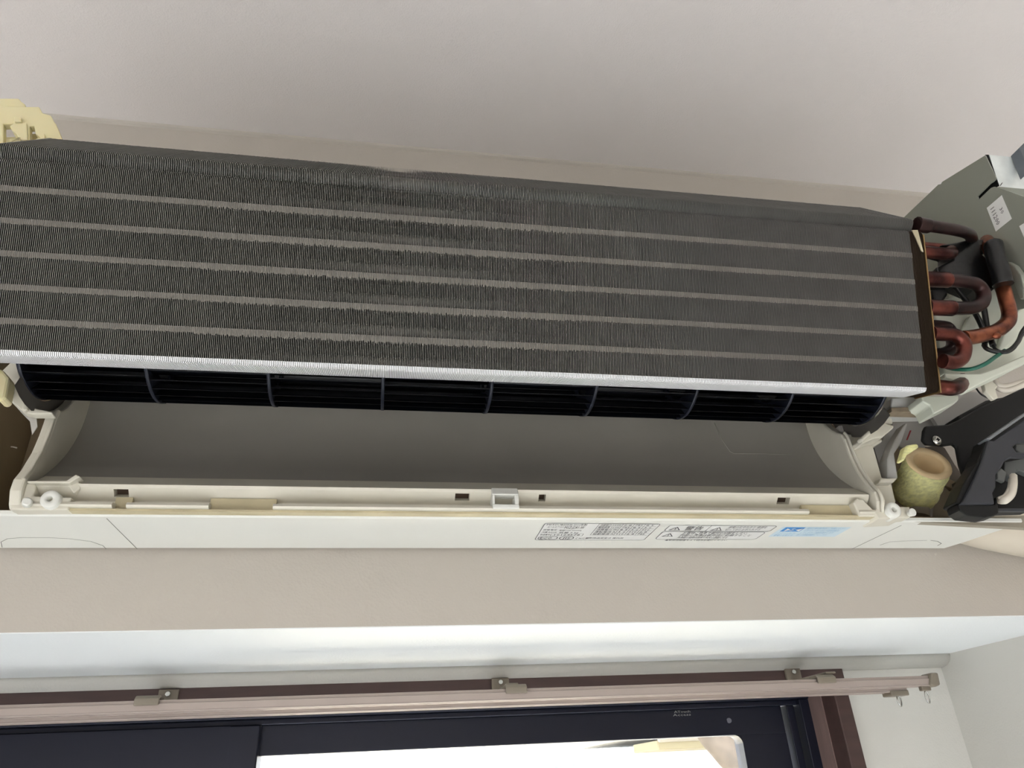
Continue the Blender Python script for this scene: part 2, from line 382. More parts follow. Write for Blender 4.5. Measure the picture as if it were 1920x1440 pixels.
H = .0034
tl(ik, 'MITSUBISHI', X0+.002, Yf+.0052, .020, H); tl(ik, '2011年製', X0+.0235, Yf+.0052, .0105, H)
tl(ik, 'ルームエアコン', X0+.004, Yf+.0108, .013, H); tl(ik, 'MSZ-J281-W', X0+.0175, Yf+.0130, .016, .0062)
tl(ik, '定格電圧', X0+.002, Yf+.0178, .011, H*.9); tl(ik, '単相100V 50/60Hz', X0+.015, Yf+.0188, .018, H*.8)
tl(ik, '冷媒 R410A', X0+.002, Yf+.0238, .012, H*.9); tl(ik, '質量 9 kg', X0+.016, Yf+.0245, .016, H*.9)
tl(ik, '製造番号', X0+.002, Yf+.0300, .008, H*.9); tl(ik, '10124578', X0+.0125, Yf+.0304, .022, H)
frame(ik, X0+.0105, X0+.037, Yf+.0258, Yf+.0316, .0003, .0004)
tl(ik, 'ECO', X0+.0035, Yf+.0396, .010, .005)
frame(ik, X0+.002, X0+.018, Yf+.0330, Yf+.0415, .0006, .003); frame(ik, X0+.0195, X0+.0315, Yf+.0330, Yf+.0415, .0007, .0038)
tl(ik, 'JIS', X0+.0225, Yf+.0398, .006, .005); tl(ik, 'C 9612 JET', X0+.033, Yf+.0395, .012, H)
gx = X0+.0430
for r in range(5):
    tl(ik, ('冷房能力 2.8 kW', '暖房標準 3.6 kW', '消費電力 W', '運転電流 A', '始動電流 A')[r], gx+.0015, Yf+.0055+r*.0056, .017, H)
for j in range(3):
    for r in range(5): tl(ik, ('2.8', '785', '8.5', '3.6', '910')[(r+j) % 5], gx+.0205+j*.009, Yf+.0055+r*.0056, .0065, H)
    rect(ik, gx+.0193+j*.009, gx+.0196+j*.009, Yf+.001, Yf+.029)
for r in range(6): rect(ik, gx, X1-.002, Yf+.0010+r*.0056, Yf+.0013+r*.0056)
rect(ik, gx, gx+.0003, Yf+.001, Yf+.029)
tl(ik, '電気用品安全法 屋内用', gx-.002, Yf+.0385, .032, H*.8)
build('print', ik, m_ink, lab); 
X0, X1, Yf, Yr = .2195, .3110, -.0768, -.0370
pp = MB(); rect(pp, X0, X1-.001, Yf, Yf+.036, .0001)
lab = build('warning_label', pp, m_paper, ac, label='warning label printed in black')
ik = MB(); frame(ik, X0, X1, Yf, Yf+.0150, .0005, .003); frame(ik, X0, X1-.002, Yf+.0158, Yf+.0372, .0005, .004)
rect(ik, X0+.035, X0+.0354, Yf, Yf+.015)
tri(ik, X0+.003, Yf+.0125, .010); tl(ik, '警告', X0+.0155, Yf+.0115, .015, .008)
tri(ik, X0+.0385, Yf+.0125, .010)
tl(ik, '感電のおそれあり 電源を', X0+.051, Yf+.0062, .033, .004); tl(ik, '切ってからお手入れする', X0+.051, Yf+.0122, .030, .004)
tri(ik, X0+.003, Yf+.0290, .010)
for r, s in enumerate(('お客様ご自身で据付や分解をしない', '内部の洗浄は販売店に依頼すること', '洗浄剤の使用は故障や火災の原因になる')):
    tl(ik, s, X0+.018, Yf+.0215+r*.0060, (.056, .062, .044)[r], .0042)
tl(ik, '▲取扱説明書をよく読みお使いください', X0+.010, Yf+.0405, .055, .003)
build('print', ik, m_ink, lab)
X0, X1, Yf = .3200, .3780, -.0740
pp = MB(); rect(pp, X0-.003, X1, Yf, Yf+.0262, .0001)
lab = build('notice_label', pp, m_pale, ac, label='pale blue notice label')
ik = MB(); rect(ik, X0, X0+.0175, Yf+.001, Yf+.0120)
build('blue_block', ik, m_blue, lab)
ik = MB(); tl(ik, '▶', X0+.002, Yf+.0098, .005, .006); tl(ik, 'お', X0+.0065, Yf+.0098, .004, .007); tl(ik, '◀', X0+.0112, Yf+.0098, .005, .006)
for v_ in range(len(ik.v)): ik.v[v_] = (ik.v[v_][0], ik.v[v_][1], ik.v[v_][2]-.0002)
build('print', ik, m_paper, lab)
ik = MB()
for r, s in enumerate(('据付工事は販売店にご依頼ください', 'お手入れのあとは必ず送風運転を', 'してください 内部を乾かします', '詳しくは取扱説明書をごらんください')): tl(ik, s, X0+.020, Yf+.0050+r*.0058, .034-.002*r, .0036)
tl(ik, 'クリーン ECO', X0, Yf+.0180, .016, .0036); tl(ik, '節電のお知らせ', X0, Yf+.0235, .017, .0036)
build('print', ik, m_bluel, lab)

# outlet lip bar with real slots
OX0, OX1 = -.236, .386
lip = [(-.0795, .2040), (-.0930, .1945), (-.0958, .1925), (-.0948, .1905), (-.0870, .1835), (-.0868, .1812), (-.0925, .1800), (-.0975, .1790), (-.0985, .1770), (-.0975, .1757), (-.0890, .1745), (-.0790, .1745)]
def X_at(px, py, y): return at(px, py, Y=y).x
holes = []   # (segment, x0, x1, t0, t1)
for a, b, seg in ((214, 242, 3), (853, 880, 3), (1009, 1022, 3), (1453, 1476, 3)):
    holes.append((seg, X_at(a, 925, -.091), X_at(b, 925, -.091), .12, .68))
notch = [(X_at(206, 962, -.098), X_at(233, 962, -.098)), (X_at(390, 955, -.098), X_at(511, 955, -.098)), (X_at(1518, 960, -.098), X_at(1612, 960, -.098))]
b = MB(); dk = MB()
def lerp(a, c, t): return (a[0]+(c[0]-a[0])*t, a[1]+(c[1]-a[1])*t)
def quad(mb, A, B, x0, x1): mb.add([(x0, *A), (x1, *A), (x1, *B), (x0, *B)], [(0, 1, 2, 3)])
for i in range(len(lip)-1):
    A, B = lip[i], lip[i+1]
    cuts = [h for h in holes if h[0] == i]
    if i in (5, 6, 7, 8, 9):
        x = OX0
        for n0, n1 in notch:
            quad(b, A, B, x, n0); x = n1
        quad(b, A, B, x, OX1); continue
    if not cuts: quad(b, A, B, OX0, OX1); continue
    t0, t1 = cuts[0][3], cuts[0][4]
    quad(b, A, lerp(A, B, t0), OX0, OX1); quad(b, lerp(A, B, t1), B, OX0, OX1)
    x = OX0
    for h in cuts: quad(b, lerp(A, B, t0), lerp(A, B, t1), x, h[1]); x = h[2]
    quad(b, lerp(A, B, t0), lerp(A, B, t1), x, OX1)
    nrm = Vector((0, B[1]-A[1], -(B[0]-A[0]))).normalized()
    nrm = Vector((0, .8, .6))
    for h in cuts:
        c0, c1 = lerp(A, B, t0), lerp(A, B, t1); d = nrm*.006
        q = [Vector((h[1], *c0)), Vector((h[2], *c0)), Vector((h[2], *c1)), Vector((h[1], *c1))]
        b.add(q+[v+d for v in q], [(0, 1, 5, 4), (1, 2, 6, 5), (2, 3, 7, 6), (3, 0, 4, 7)])
        dk.add([v+d for v in q], [(0, 1, 2, 3)])
for n0, n1 in notch:        # side cheeks of the notches
    for x in (n0, n1): b.add([(x, *lip[k]) for k in (5, 6, 7, 8, 9, 10)], [(0, 1, 2, 3, 4, 5)])
build('outlet_lip', b, m_cream, ac)
for i_ in range(0, len(dk.v), 4): build('slot', MB().add(dk.v[i_:i_+4], [(0, 1, 2, 3)]), m_dark, ac)
for n0, n1 in notch: build('notch_backing', MB().box(n0-.001, n1+.001, -.0905, -.080, .1735, .1850), m_cream2, ac, label='yellowed plastic behind a notch')
build('gap_strip', MB().box(OX0, OX1+.02, -.0955, -.078, .1736, .1752), m_cream2, ac)
# centre bridge with its window
bx0, bx1 = X_at(921, 925, -.095), X_at(970, 925, -.095)
wx0, wx1 = X_at(928, 940, -.099), X_at(965, 940, -.099)
br = MB(); bz1, bz0, wz1, wz0 = .1935, .1765, .1868, .1797
br.prism([(bx0, y, z) for y, z in ((-.0965, bz1), (-.0995, .1885), (-.1000, .1875), (-.1000, wz1), (-.088, wz1), (-.088, bz1))], (bx1-bx0, 0, 0))
br.box(bx0, wx0, -.1000, -.088, wz0, wz1).box(wx1, bx1, -.1000, -.088, wz0, wz1).box(bx0, bx1, -.1000, -.088, bz0, wz0)
build('centre_clip', br, m_white, ac, bevel=.0008)

# scroll duct behind the fan
scroll = [(-.0795, .2035), (-.068, .2145), (-.0620, .2210), (-.052, .2340), (-.0435, .2500), (-.0385, .2660), (-.0370, .2830), (-.038, .300), (-.043, .322), (-.052, .342), (-.066, .358)]
sc = [(v.x, v.y) for v in spline([Vector((y, z, 0)) for y, z in scroll], 5)]
s = MB().sheet(sc, OX0-.003, OX1+.002)
s.sheet([(y+.003, z+.001) for y, z in sc], OX0-.003, OX1+.002)
build('scroll_duct', s, m_scroll, ac)
sl = MB(); pts = [(1340, 797), (1352, 822), (1368, 846), (1376, 850), (1420, 851), (1484, 852)]
def on_scroll(px, py):
    best = None
    for k in range(200):
        y = -.085+k*.00025; p = at(px, py, Y=y)
        zz = None
        for (a, b_) in zip(sc, sc[1:]):
            if (a[0]-y)*(b_[0]-y) <= 0 and a[1] < .29 and a[0] != b_[0]:
                zz = a[1]+(b_[1]-a[1])*(y-a[0])/(b_[0]-a[0]); break
        if zz is not None and (best is None or abs(zz-p.z) < best[0]): best = (abs(zz-p.z), Vector((p.x, y-.0004, zz-.0003)))
    return best[1]
sl.tube([on_scroll(*p_) for p_ in pts], .00022, 5)
build('mould_line', sl, mat('mould_line_grey', sr(172, 168, 158), .4), ac)

# end plates of the duct: S-curved front edge, scroll-shaped inside
frontS = [(-.0805, .2545), (-.0835, .2480), (-.0850, .2320), (-.0880, .2180), (-.0950, .2020), (-.1010, .1930), (-.1015, .1850), (-.0975, .1765), (-.095, .1740)]
outl = frontS + [(-.03, .1740), (-.012, .1760), (-.012, .335), (-.064, .335)]+[(-.11+.0548*math.cos(a), .3001+.0548*math.sin(a)) for a in [math.radians(20-9*k) for k in range(9)]]
build('duct_end_plate', MB().exx(outl, -.2455, -.2376), m_cream, ac, bevel=.0015)
build('duct_end_plate', MB().exx(outl, .3870, .3950), m_cream, ac, bevel=.0015)
# thin raised rims along the front edges
rim = MB().exx([(y-.0022, z) for y, z in frontS[:6]]+[(y+.001, z) for y, z in frontS[:6]][::-1], -.2400, -.2376)
build('edge_rim', rim, m_cream, ac, bevel=.0006)
rim = MB().tube([(.3905, y-.0016, z) for y, z in spline([Vector((y, z, 0)) for y, z in frontS[:8]], 5) and [(v.x, v.y) for v in spline([Vector((y, z, 0)) for y, z in frontS[:8]], 5)]], .0014, 10)
build('edge_rim', rim, m_cream, ac)

# left corner block with screw boss and peg
def tubep(px, py, Y, r, y1, n=20): c = at(px, py, Y=Y); return MB().tube([c, (c.x, Y+y1, c.z)], r, n)
cb = MB().px([(24, 906), (55, 905), (66, 908), (66, 918), (62, 930), (134, 932), (128, 956), (20, 956), (17, 930)], -.0975, .02)
build('corner_block', cb, m_cream, ac, bevel=.001)
build('corner_ledge', MB().px([(50, 901), (124, 901), (142, 889), (150, 893), (130, 906), (50, 905)], -.1000, .02), m_cream, ac, bevel=.0008)
build('corner_fillet', MB().px([(124, 905), (146, 892), (150, 915), (138, 925)], -.0955, .012), m_cream, ac, bevel=.0008)
def ring_boss(name, px, py, Y, ro, ri, depth, m, par):
    c = at(px, py, Y=Y); n = 24; b = MB(); A = [2*math.pi*k/n for k in range(n)]
    lay = [(ro, Y+depth), (ro, Y+.0008), (ro-.0006, Y), (ri+.0004, Y), (ri, Y+.0006), (ri, Y+depth*.8)]
    for r, y in lay: b.v += [(c.x+r*math.cos(a), y, c.z+r*math.sin(a)) for a in A]
    for i in range(len(lay)-1): b.f += [(i*n+k, i*n+(k+1) % n, (i+1)*n+(k+1) % n, (i+1)*n+k) for k in range(n)]; b.sm += [True]*n
    b.f.append(tuple(range((len(lay)-1)*n, len(lay)*n))); b.sm.append(False)
    return build(name, b, m, par)
ring_boss('screw_boss', 93, 935, -.1020, .0061, .0017, .012, m_white, ac)
build('peg', MB().tube([at(52, 944, Y=-.0975), at(50, 940, Y=-.104)], [.0033, .0028], 14), m_white, ac, bevel=.0008)
# right corner block
cb = MB().px([(1645, 948), (1652, 950), (1706, 950), (1708, 970), (1648, 973), (1640, 962)], -.0985, .022)
build('corner_block', cb, m_cream, ac, bevel=.001)
build('corner_block', MB().px([(1600, 942), (1606, 934), (1618, 936), (1640, 958), (1642, 968), (1612, 967)], -.0975, .018), m_cream, ac, bevel=.001)
ring_boss('screw_boss', 1677, 955, -.1030, .0063, .0020, .012, m_white, ac)
build('peg', MB().tube([at(1704, 963, Y=-.099), at(1712, 960, Y=-.104)], [.0026, .0033], 14), m_white, ac, bevel=.0006)

# left bracket, film and foam scrap
lb = MB().px([(21, 678), (2, 696), (14, 713), (13, 744), (20, 752), (44, 773), (60, 776), (98, 776), (98, 772), (64, 765), (57, 741), (48, 728), (38, 708), (31, 678)], -.1000, .008)
build('fan_end_bracket', lb, m_cream, ac, bevel=.0012)
build('bracket_rib', MB().px([(45, 740), (53, 742), (51, 767), (43, 771), (40, 765)], -.1035, .006), m_cream, ac, bevel=.0012)
build('bracket_tab', MB().px([(14, 722), (19, 722), (20, 744), (14, 744)], -.103, .006).px([(22, 722), (26, 724), (25, 738), (21, 740)], -.1015, .006), m_cream, ac, bevel=.001)
build('film_scrap', MB().px([(26, 758), (44, 772), (68, 780), (70, 800), (60, 815), (56, 790), (42, 776)], -.085, .0006), m_film, ac)
build('foam_scrap', MB().px([(-6, 690), (4, 692), (17, 708), (10, 744), (5, 750), (-6, 750)], -.120, .012), m_yel, ac, bevel=.002)
hk = MB().tube(spline([at(0, 868, Y=-.03), at(8, 848, Y=-.032), at(20, 838, Y=-.034), (at(32, 840, Y=-.034))], 6), .0006, 6)
build('stray_clip', hk, m_wirew, ac)
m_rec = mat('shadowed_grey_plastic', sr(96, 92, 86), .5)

# ------------------------------------------------------------------ cross-flow fan
FY, FZ, FR = -.6+.490, .3001, .0460
fanx = [-.2477, -.1665, -.0858, -.0060, .0738, .1540, .2350, .3155, .3965]
fh = MB().tube([(fanx[0], FY, FZ), (fanx[-1], FY, FZ)], .012, 16)
fan = build('fan', fh, m_fan, ac, label='black cross-flow fan with long thin blades')
def disc(x, w, ro, ri, n=56):
    b = MB(); A = [2*math.pi*k/n for k in range(n)]
    for xx, r in ((x, ri), (x, ro), (x+w, ro), (x+w, ri)): b.v += [(xx, FY+r*math.cos(a), FZ+r*math.sin(a)) for a in A]
    for i in range(4):
        j = (i+1) % 4; b.f += [(i*n+k, i*n+(k+1) % n, j*n+(k+1) % n, j*n+k) for k in range(n)]; b.sm += [i in (1, 3)]*n
    return b
for i, x in enumerate(fanx):
    build('rim', disc(x-(.0012 if i else 0), .0024, FR+.0005, .006 if i in (0, 8) else .030), m_fanrim, fan)
for x_ in (-.2466, .3982):        # flat dark crescent painted as the shade of the bearing recess, below and behind the fan end
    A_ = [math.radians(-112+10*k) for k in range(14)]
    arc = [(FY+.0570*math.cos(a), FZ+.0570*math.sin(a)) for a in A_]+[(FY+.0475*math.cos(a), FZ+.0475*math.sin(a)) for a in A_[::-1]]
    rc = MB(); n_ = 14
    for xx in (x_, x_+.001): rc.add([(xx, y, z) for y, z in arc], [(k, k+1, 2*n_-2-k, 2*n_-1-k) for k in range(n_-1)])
    build('fan_recess_shade', rc, m_rec, ac)
bl = MB(); prf = []
for k in range(6):
    t = k/5; r = .0345+t*(FR-.0345); a = .30*(1-t)**1.3; prf.append((r*math.cos(a), r*math.sin(a)))
L = fanx[1]-fanx[0]
vs = [(x, c_, s_) for x in (0, L) for c_, s_ in prf]+[(x, c_*1.0-.0007*math.sin(.3), s_+.0009) for x in (0, L) for c_, s_ in prf]
fs = [(i, i+1, 7+i, 6+i) for i in range(5)]+[(12+i, 18+i, 19+i, 13+i) for i in range(5)]+[(5, 17, 23, 11), (0, 6, 18, 12)]
me = bpy.data.meshes.new('blade'); me.from_pydata(vs, [], fs); me.update(); me.materials.append(m_fan)
NB = 34; co = Vector((0, FY, FZ))-ORG[ac]
for j in range(8):
    for k in range(NB):
        link_child(me, 'blade', fan, (fanx[j]-ORG[ac].x, co.y, co.z), (2*math.pi*(k+.37*(j % 3))/NB, 0, 0))

# ------------------------------------------------------------------ heat exchanger
T18 = math.radians(18); th = .0250
B0 = Vector((-.1960, .2337)); du = Vector((-math.sin(T18), math.cos(T18))); dn = Vector((math.cos(T18), math.sin(T18)))
LH = .1240
def slab(o, du, dn, L, t, r0=.003, r1=.005):
    pts = []
    for k in range(4):
        a = math.pi/2*k/3; pts.append(o+du*(r0-r0*math.sin(a))+dn*(r0-r0*math.cos(a)))
    pts.append(o+dn*t); pts.append(o+dn*t+du*L)
    for k in range(5):
        a = math.pi/2*k/4; pts.append(o+du*(L-r1+r1*math.cos(a))+dn*(r1-r1*math.sin(a)))
    return [(p.x, p.y) for p in pts]
low = slab(B0, du, dn, LH, th, .003, .004)
a51 = math.radians(50); U1 = Vector((-.2370, .3590)); du2 = Vector((math.cos(a51), math.sin(a51))); dn2 = Vector((math.sin(a51), -math.cos(a51)))
up_ = slab(U1, du2, dn2, .072, .0098, .0035, .003)
CX0, CX1 = -.300, .3900
pitch = .00111; NF = int((CX1-CX0)/pitch)
def fins(prof, x0, n, wob, thick=.00028):
    b = MB(); m = len(prof)
    for k in range(n):
        x = x0+k*pitch+random.gauss(0, wob*.4)
        dz = random.gauss(0, .00003)
        w = thick
        b.add([(x, y-dz, z+dz) for y, z in prof]+[(x+w, y-dz, z+dz) for y, z in prof],
              [tuple(range(m)), tuple(range(m, 2*m))[::-1]]+[(i, (i+1) % m, m+(i+1) % m, m+i) for i in range(m)])
    return b
nst = 8
def bare_edges(o, m):
    # the cut edges of the fins are bare metal, their faces carry a dark coating
    o.data.materials.append(m)
    for p in o.data.polygons:
        if len(p.vertices) == 4 and abs(p.normal.x) < .5: p.material_index = 1
o = build('fin_bank', fins(low, CX0, NF-nst, .00003), m_fin, ac, label='lower front bank of thin aluminium fins'); o['kind'] = 'stuff'; bare_edges(o, m_edge)
o = build('fin_bank', fins(low, CX0+(NF-nst)*pitch, nst+2, .00012), m_fin2, ac, label='heat-stained fins at the right end'); o['kind'] = 'stuff'
NU = int((.3865+.2425)/pitch)
o = build('fin_bank', fins(up_, -.2425, NU, .00003), m_fin, ac, label='upper sloping bank of fins'); o['kind'] = 'stuff'; bare_edges(o, m_edge)
# pressed collars that space the fins at each tube row, and along the rolled lower edge, whitened as if lit from below
cb_ = MB(); eb_ = MB()
for k in range(NF-nst):
    x = CX0+k*pitch+.0003
    for r in range(5):
        s0 = .0184+.0208*r; hl = .0034*(1+.18*random.random()+(.35*random.random() if -.12 < x < .12 else 0)); s1 = s0+.0036; s0 = s1-hl
        A_ = B0+du*s0+dn*.0002; C_ = B0+du*s1+dn*.0002; D_ = C_+dn*.003; E_ = A_+dn*.003
        if s1 < LH-.003: cb_.prism([(x, *A_), (x, *C_), (x, *D_), (x, *E_)], (.00066, 0, 0))
    ed = [B0+dn*.0024-du*.0004, B0+dn*.0008+du*.0003, B0-dn*.0001+du*.0026, B0+dn*.003+du*.0030, B0+dn*(th-.001)+du*.003, B0+dn*(th-.0004)-du*.0004]
    eb_.prism([(x, *q_) for q_ in ed], (.00066, 0, 0))
o = build('fin_collars', cb_, m_tube, ac); o['kind'] = 'stuff'
o = build('fin_foot', eb_, m_foot, ac, label='rolled lower edge of the fins, whitened as if lit from below'); o['kind'] = 'stuff'
for k in range(6):
    s_ = .0045+.021*k+.001
    for j, dd in enumerate((.0075, .0185)):
        ss = s_+(.0105 if j else 0)
        if ss > LH-.004: continue
        c = B0+du*ss+dn*dd
        build('coil_tube', MB().tube([(CX0, c.x, c.y), (CX1+.002, c.x, c.y)], .0042, 10), m_tube, ac)
for k in range(3):
    c = U1+du2*(.010+.021*k)+dn2*.0052
    build('coil_tube', MB().tube([(-.2425, c.x, c.y), (.3865, c.x, c.y)], .0040, 10), m_tube, ac)
# rear bank behind the ridge, seen only from elsewhere
build('gap_dark_bar', MB().exx([(-.224, .352), (-.214, .366), (-.205, .366), (-.205, .352)], CX0, .3865), m_coilback, ac)  # dark bar added to keep the gap between the banks black
rb = MB().exx([(-.186, .413), (-.172, .418), (-.130, .372), (-.135, .350), (-.150, .352)], -.2425, .3865)
build('rear_coil', rb, m_coilback, ac)
core = B0+dn*(th+.0008)
build('coil_dark_back', MB().exx([tuple(core+du*.012), tuple(core+du*(LH-.004)), tuple(core+du*(LH-.004)+dn*.001), tuple(core+du*.012+dn*.001)], CX0, CX1), m_coilback, ac)  # dark sheet added behind the fins as the shade between them
# end plate at the right
ep = [tuple(B0-du*.0010-dn*.0010), tuple(B0+du*(LH-.004)-dn*.0010), tuple(B0+du*LH+dn*.004), tuple(B0+du*LH+dn*(th+.001)), tuple(B0+dn*(th+.001)-du*.001)]
build('coil_end_plate', MB().exx(ep, CX1+.0005, CX1+.0016), mat('bronze_edge', sr(150, 122, 84), .3, metal=.8), ac, bevel=.0003)
ep = [tuple(U1-dn2*0), tuple(U1+du2*.072), tuple(U1+du2*.072+dn2*.0098), tuple(U1+dn2*.0098)]
build('coil_end_plate', MB().exx(ep, -.2440, -.2428), m_fin, ac)
fl = MB().prism([(CX1-.0085, *(B0+du*(LH-.001)-dn*.0012)), (CX1-.0045, *(B0+du*(LH-.001)-dn*.0020)), (CX1-.0010, *(B0+du*(LH-.018)-dn*.0012)), (CX1-.0024, *(B0+du*(LH-.017)-dn*.0008))], (0, .0006, 0))
build('bent_fin', fl, mat('bright_fin_edge', sr(196, 188, 160), .3, metal=.7), ac)

# ------------------------------------------------------------------ copper pipes at the right end of the coil
def pipe(name, pts, r, m, n=8, par=ac, seg=12, label=None):
    P = [at(x, y, Y=Y) for x, y, Y in pts]
    if pts[0][0] < 1775: P = [Vector((CX1+.001, P[0].y, P[0].z))]+(P if P[0].x > CX1+.004 else P[1:])      # every pipe starts in the end plate
    if pts[-1][0] < 1775: P = (P if P[-1].x > CX1+.004 else P[:-1])+[Vector((CX1+.001, P[-1].y, P[-1].z))]
    return build(name, MB().tube(spline(P, n), r, seg), m, par, label=label)
pipe('header_pipe', [(1722, 421, -.232), (1760, 426, -.230), (1800, 433, -.222), (1818, 440, -.208), (1822, 450, -.190)], .0047, m_tarn)
pipe('pipe_collar', [(1722, 420, -.232), (1741, 424, -.231)], .0056, m_tarn)
pipe('return_bend', [(1748, 474, -.215), (1775, 476, -.214), (1783, 474, -.205), (1780, 470, -.190), (1750, 466, -.188)], .0050, m_copperd)
pipe('return_bend', [(1752, 524, -.215), (1800, 527, -.213), (1830, 533, -.210), (1843, 548, -.208), (1842, 566, -.208), (1826, 576, -.209), (1800, 578, -.211), (1756, 577, -.213)], .0052, m_tarn)
pipe('pipe_sleeve', [(1753, 524, -.215), (1778, 525, -.214)], .0060, m_copperd)
pipe('pipe_sleeve', [(1757, 577, -.213), (1786, 578, -.212)], .0060, m_copperd)
pipe('return_bend', [(1760, 612, -.190), (1778, 616, -.188), (1786, 634, -.188), (1784, 654, -.189), (1764, 664, -.190)], .0048, m_tarn)
pipe('return_bend', [(1763, 626, -.208), (1788, 628, -.208), (1804, 640, -.207), (1808, 656, -.206), (1802, 672, -.206), (1788, 679, -.207), (1768, 677, -.208)], .0053, m_copperd)
pipe('return_bend', [(1764, 726, -.190), (1785, 728, -.190), (1800, 722, -.184), (1802, 712, -.172), (1775, 706, -.168)], .0056, m_copperd)
pipe('suction_pipe', [(1806, 634, -.206), (1830, 631, -.204), (1858, 624, -.202), (1876, 616, -.201), (1890, 602, -.200), (1892, 584, -.200), (1886, 560, -.199), (1880, 535, -.199), (1872, 500, -.199), (1856, 466, -.198), (1850, 452, -.190)], .0056, m_copper, label='bright copper pipe curving up beside the coil')
c = at(1869, 630, Y=-.206); build('solder_blob', MB().tube([c+Vector((-.004, 0, -.0008)), c+Vector((-.002, 0, -.0002)), c+Vector((.001, 0, .0003)), c+Vector((.004, 0, .001))], [.0005, .0024, .0026, .0006], 10), m_copper, ac)
# black butyl sealant wrapped round the pipes
rbk = MB().px([(1764, 458), (1800, 452), (1826, 446), (1850, 449), (1862, 462), (1842, 462), (1842, 476), (1858, 490), (1868, 520), (1872, 536), (1862, 542), (1835, 536), (1800, 521), (1762, 518), (1756, 500), (1786, 486), (1786, 464)], -.196, .020)
build('sealant_wrap', rbk, m_rubber, ac, bevel=.002, seg=3)
rbk = MB().tube(spline([at(1862, 456, Y=-.206), at(1868, 486, Y=-.207), (at(1876, 512, Y=-.207)), at(1881, 534, Y=-.205)], 6), [.0050]+[.0072]*16+[.0076]*2, 14)
build('sealant_wrap', rbk, m_rubber, ac)
rbk = MB().px([(1880, 450), (1893, 512), (1895, 536), (1884, 534), (1872, 500), (1868, 458)], -.200, .010)
build('sealant_wrap', rbk, m_rubber, ac, bevel=.002)
rbk = MB().px([(1748, 540), (1776, 538), (1778, 552), (1768, 566), (1752, 568)], -.185, .01)
build('sealant_wrap', rbk, m_rubber, ac, bevel=.002)
def wire(name, pts, r, m, par, n=8): return build(name, MB().tube(spline([at(x, y, Y=Y) for x, y, Y in pts], n), r, 8), m, par)
# sensor wires
sw = root('sensor_wires', at(1850, 640, Y=-.18), 'thin black sensor wires looping behind the copper bends', 'wire')
wire('wire', [(1786, 532, -.185), (1808, 560, -.186), (1830, 590, -.190), (1846, 626, -.193), (1846, 648, -.196)], .0021, m_wireb, sw)
wire('wire', [(1836, 545, -.190), (1845, 580, -.190), (1850, 610, -.191), (1857, 634, -.195), (1862, 648, -.197)], .0022, m_wireb, sw)
wire('wire', [(1845, 648, -.196), (1852, 655, -.198), (1870, 660, -.200), (1890, 658, -.200), (1908, 642, -.199), (1917, 622, -.197), (1930, 605, -.197)], .0017, m_wireb, sw)
wire('wire', [(1862, 648, -.197), (1868, 656, -.199), (1886, 661, -.203), (1902, 652, -.203), (1914, 632, -.200), (1930, 612, -.197)], .0012, m_wireb, sw)
gw = root('earth_wire', at(1800, 690, Y=-.18), 'green earth wire sagging behind the lowest copper bends', 'wire')
wire('wire', [(1766, 686, -.178), (1790, 692, -.186), (1820, 692, -.194), (1846, 683, -.200), (1868, 668, -.200), (1884, 657, -.199)], .0015, m_wireg, gw)

# ------------------------------------------------------------------ plastics behind and under the pipes
mc = MB().px([(1748, 560), (1778, 560), (1800, 545), (1850, 535), (1886, 540), (1930, 500), (1930, 650), (1925, 678), (1880, 702), (1816, 732), (1800, 712), (1770, 700)], -.176, .010)
build('motor_cover', mc, m_motor, ac, bevel=.0015)
mc = MB().px([(1792, 640), (1820, 590), (1838, 600), (1822, 640), (1818, 680), (1800, 690)], -.182, .006)
build('motor_cover_rib', mc, m_motor, ac, bevel=.0015)
mc = MB().px([(1890, 605), (1930, 560), (1930, 600), (1902, 640), (1880, 660), (1874, 650)], -.182, .006)
build('motor_cover_rib', mc, m_motor, ac, bevel=.0015)
mc = MB().px([(1771, 700), (1838, 700), (1866, 690), (1925, 664), (1925, 680), (1866, 706), (1817, 731), (1800, 716), (1772, 708)], -.186, .006)
build('motor_cover_ledge', mc, m_motor, ac, bevel=.001)
build('motor_cover_arm', MB().px([(1842, 708), (1864, 704), (1863, 716), (1872, 724), (1867, 730), (1872, 746), (1864, 749), (1848, 733)], -.158, .004), m_cream, ac, bevel=.0008)
# darkness behind: rear inner wall pieces
build('inner_panel', MB().px([(1735, 760), (1800, 735), (1850, 735), (1870, 760), (1850, 800), (1760, 800)], -.060, .004), m_lav, ac)
# frame pieces around the right end of the fan
build('fan_end_housing', MB().px([(1655, 741), (1668, 742), (1666, 753), (1670, 762), (1669, 770), (1675, 794), (1658, 795), (1652, 792), (1641, 797), (1641, 772), (1648, 758)], -.098, .03), m_cream, ac, bevel=.0012)
build('housing_hook', MB().px([(1665, 750), (1670, 753), (1679, 752), (1698, 741), (1688, 739), (1674, 744), (1668, 742)], -.1, .02), m_white, ac, bevel=.0008)
build('bearing_seat', MB().px([(1573, 797), (1600, 797), (1622, 788), (1640, 770), (1642, 780), (1640, 796), (1630, 804), (1610, 812), (1576, 810)], -.072, .03), mat('bearing_grey', sr(186, 182, 176), .45), ac, bevel=.001)
build('latch_arm', MB().px([(1614, 824), (1653, 791), (1676, 798), (1676, 802), (1655, 820), (1640, 822), (1618, 832)], -.100, .016), m_cream, ac, bevel=.0015)
build('latch_arm_rib', MB().px([(1612, 822), (1650, 789), (1656, 793), (1618, 828)], -.104, .006), m_cream, ac, bevel=.0015)
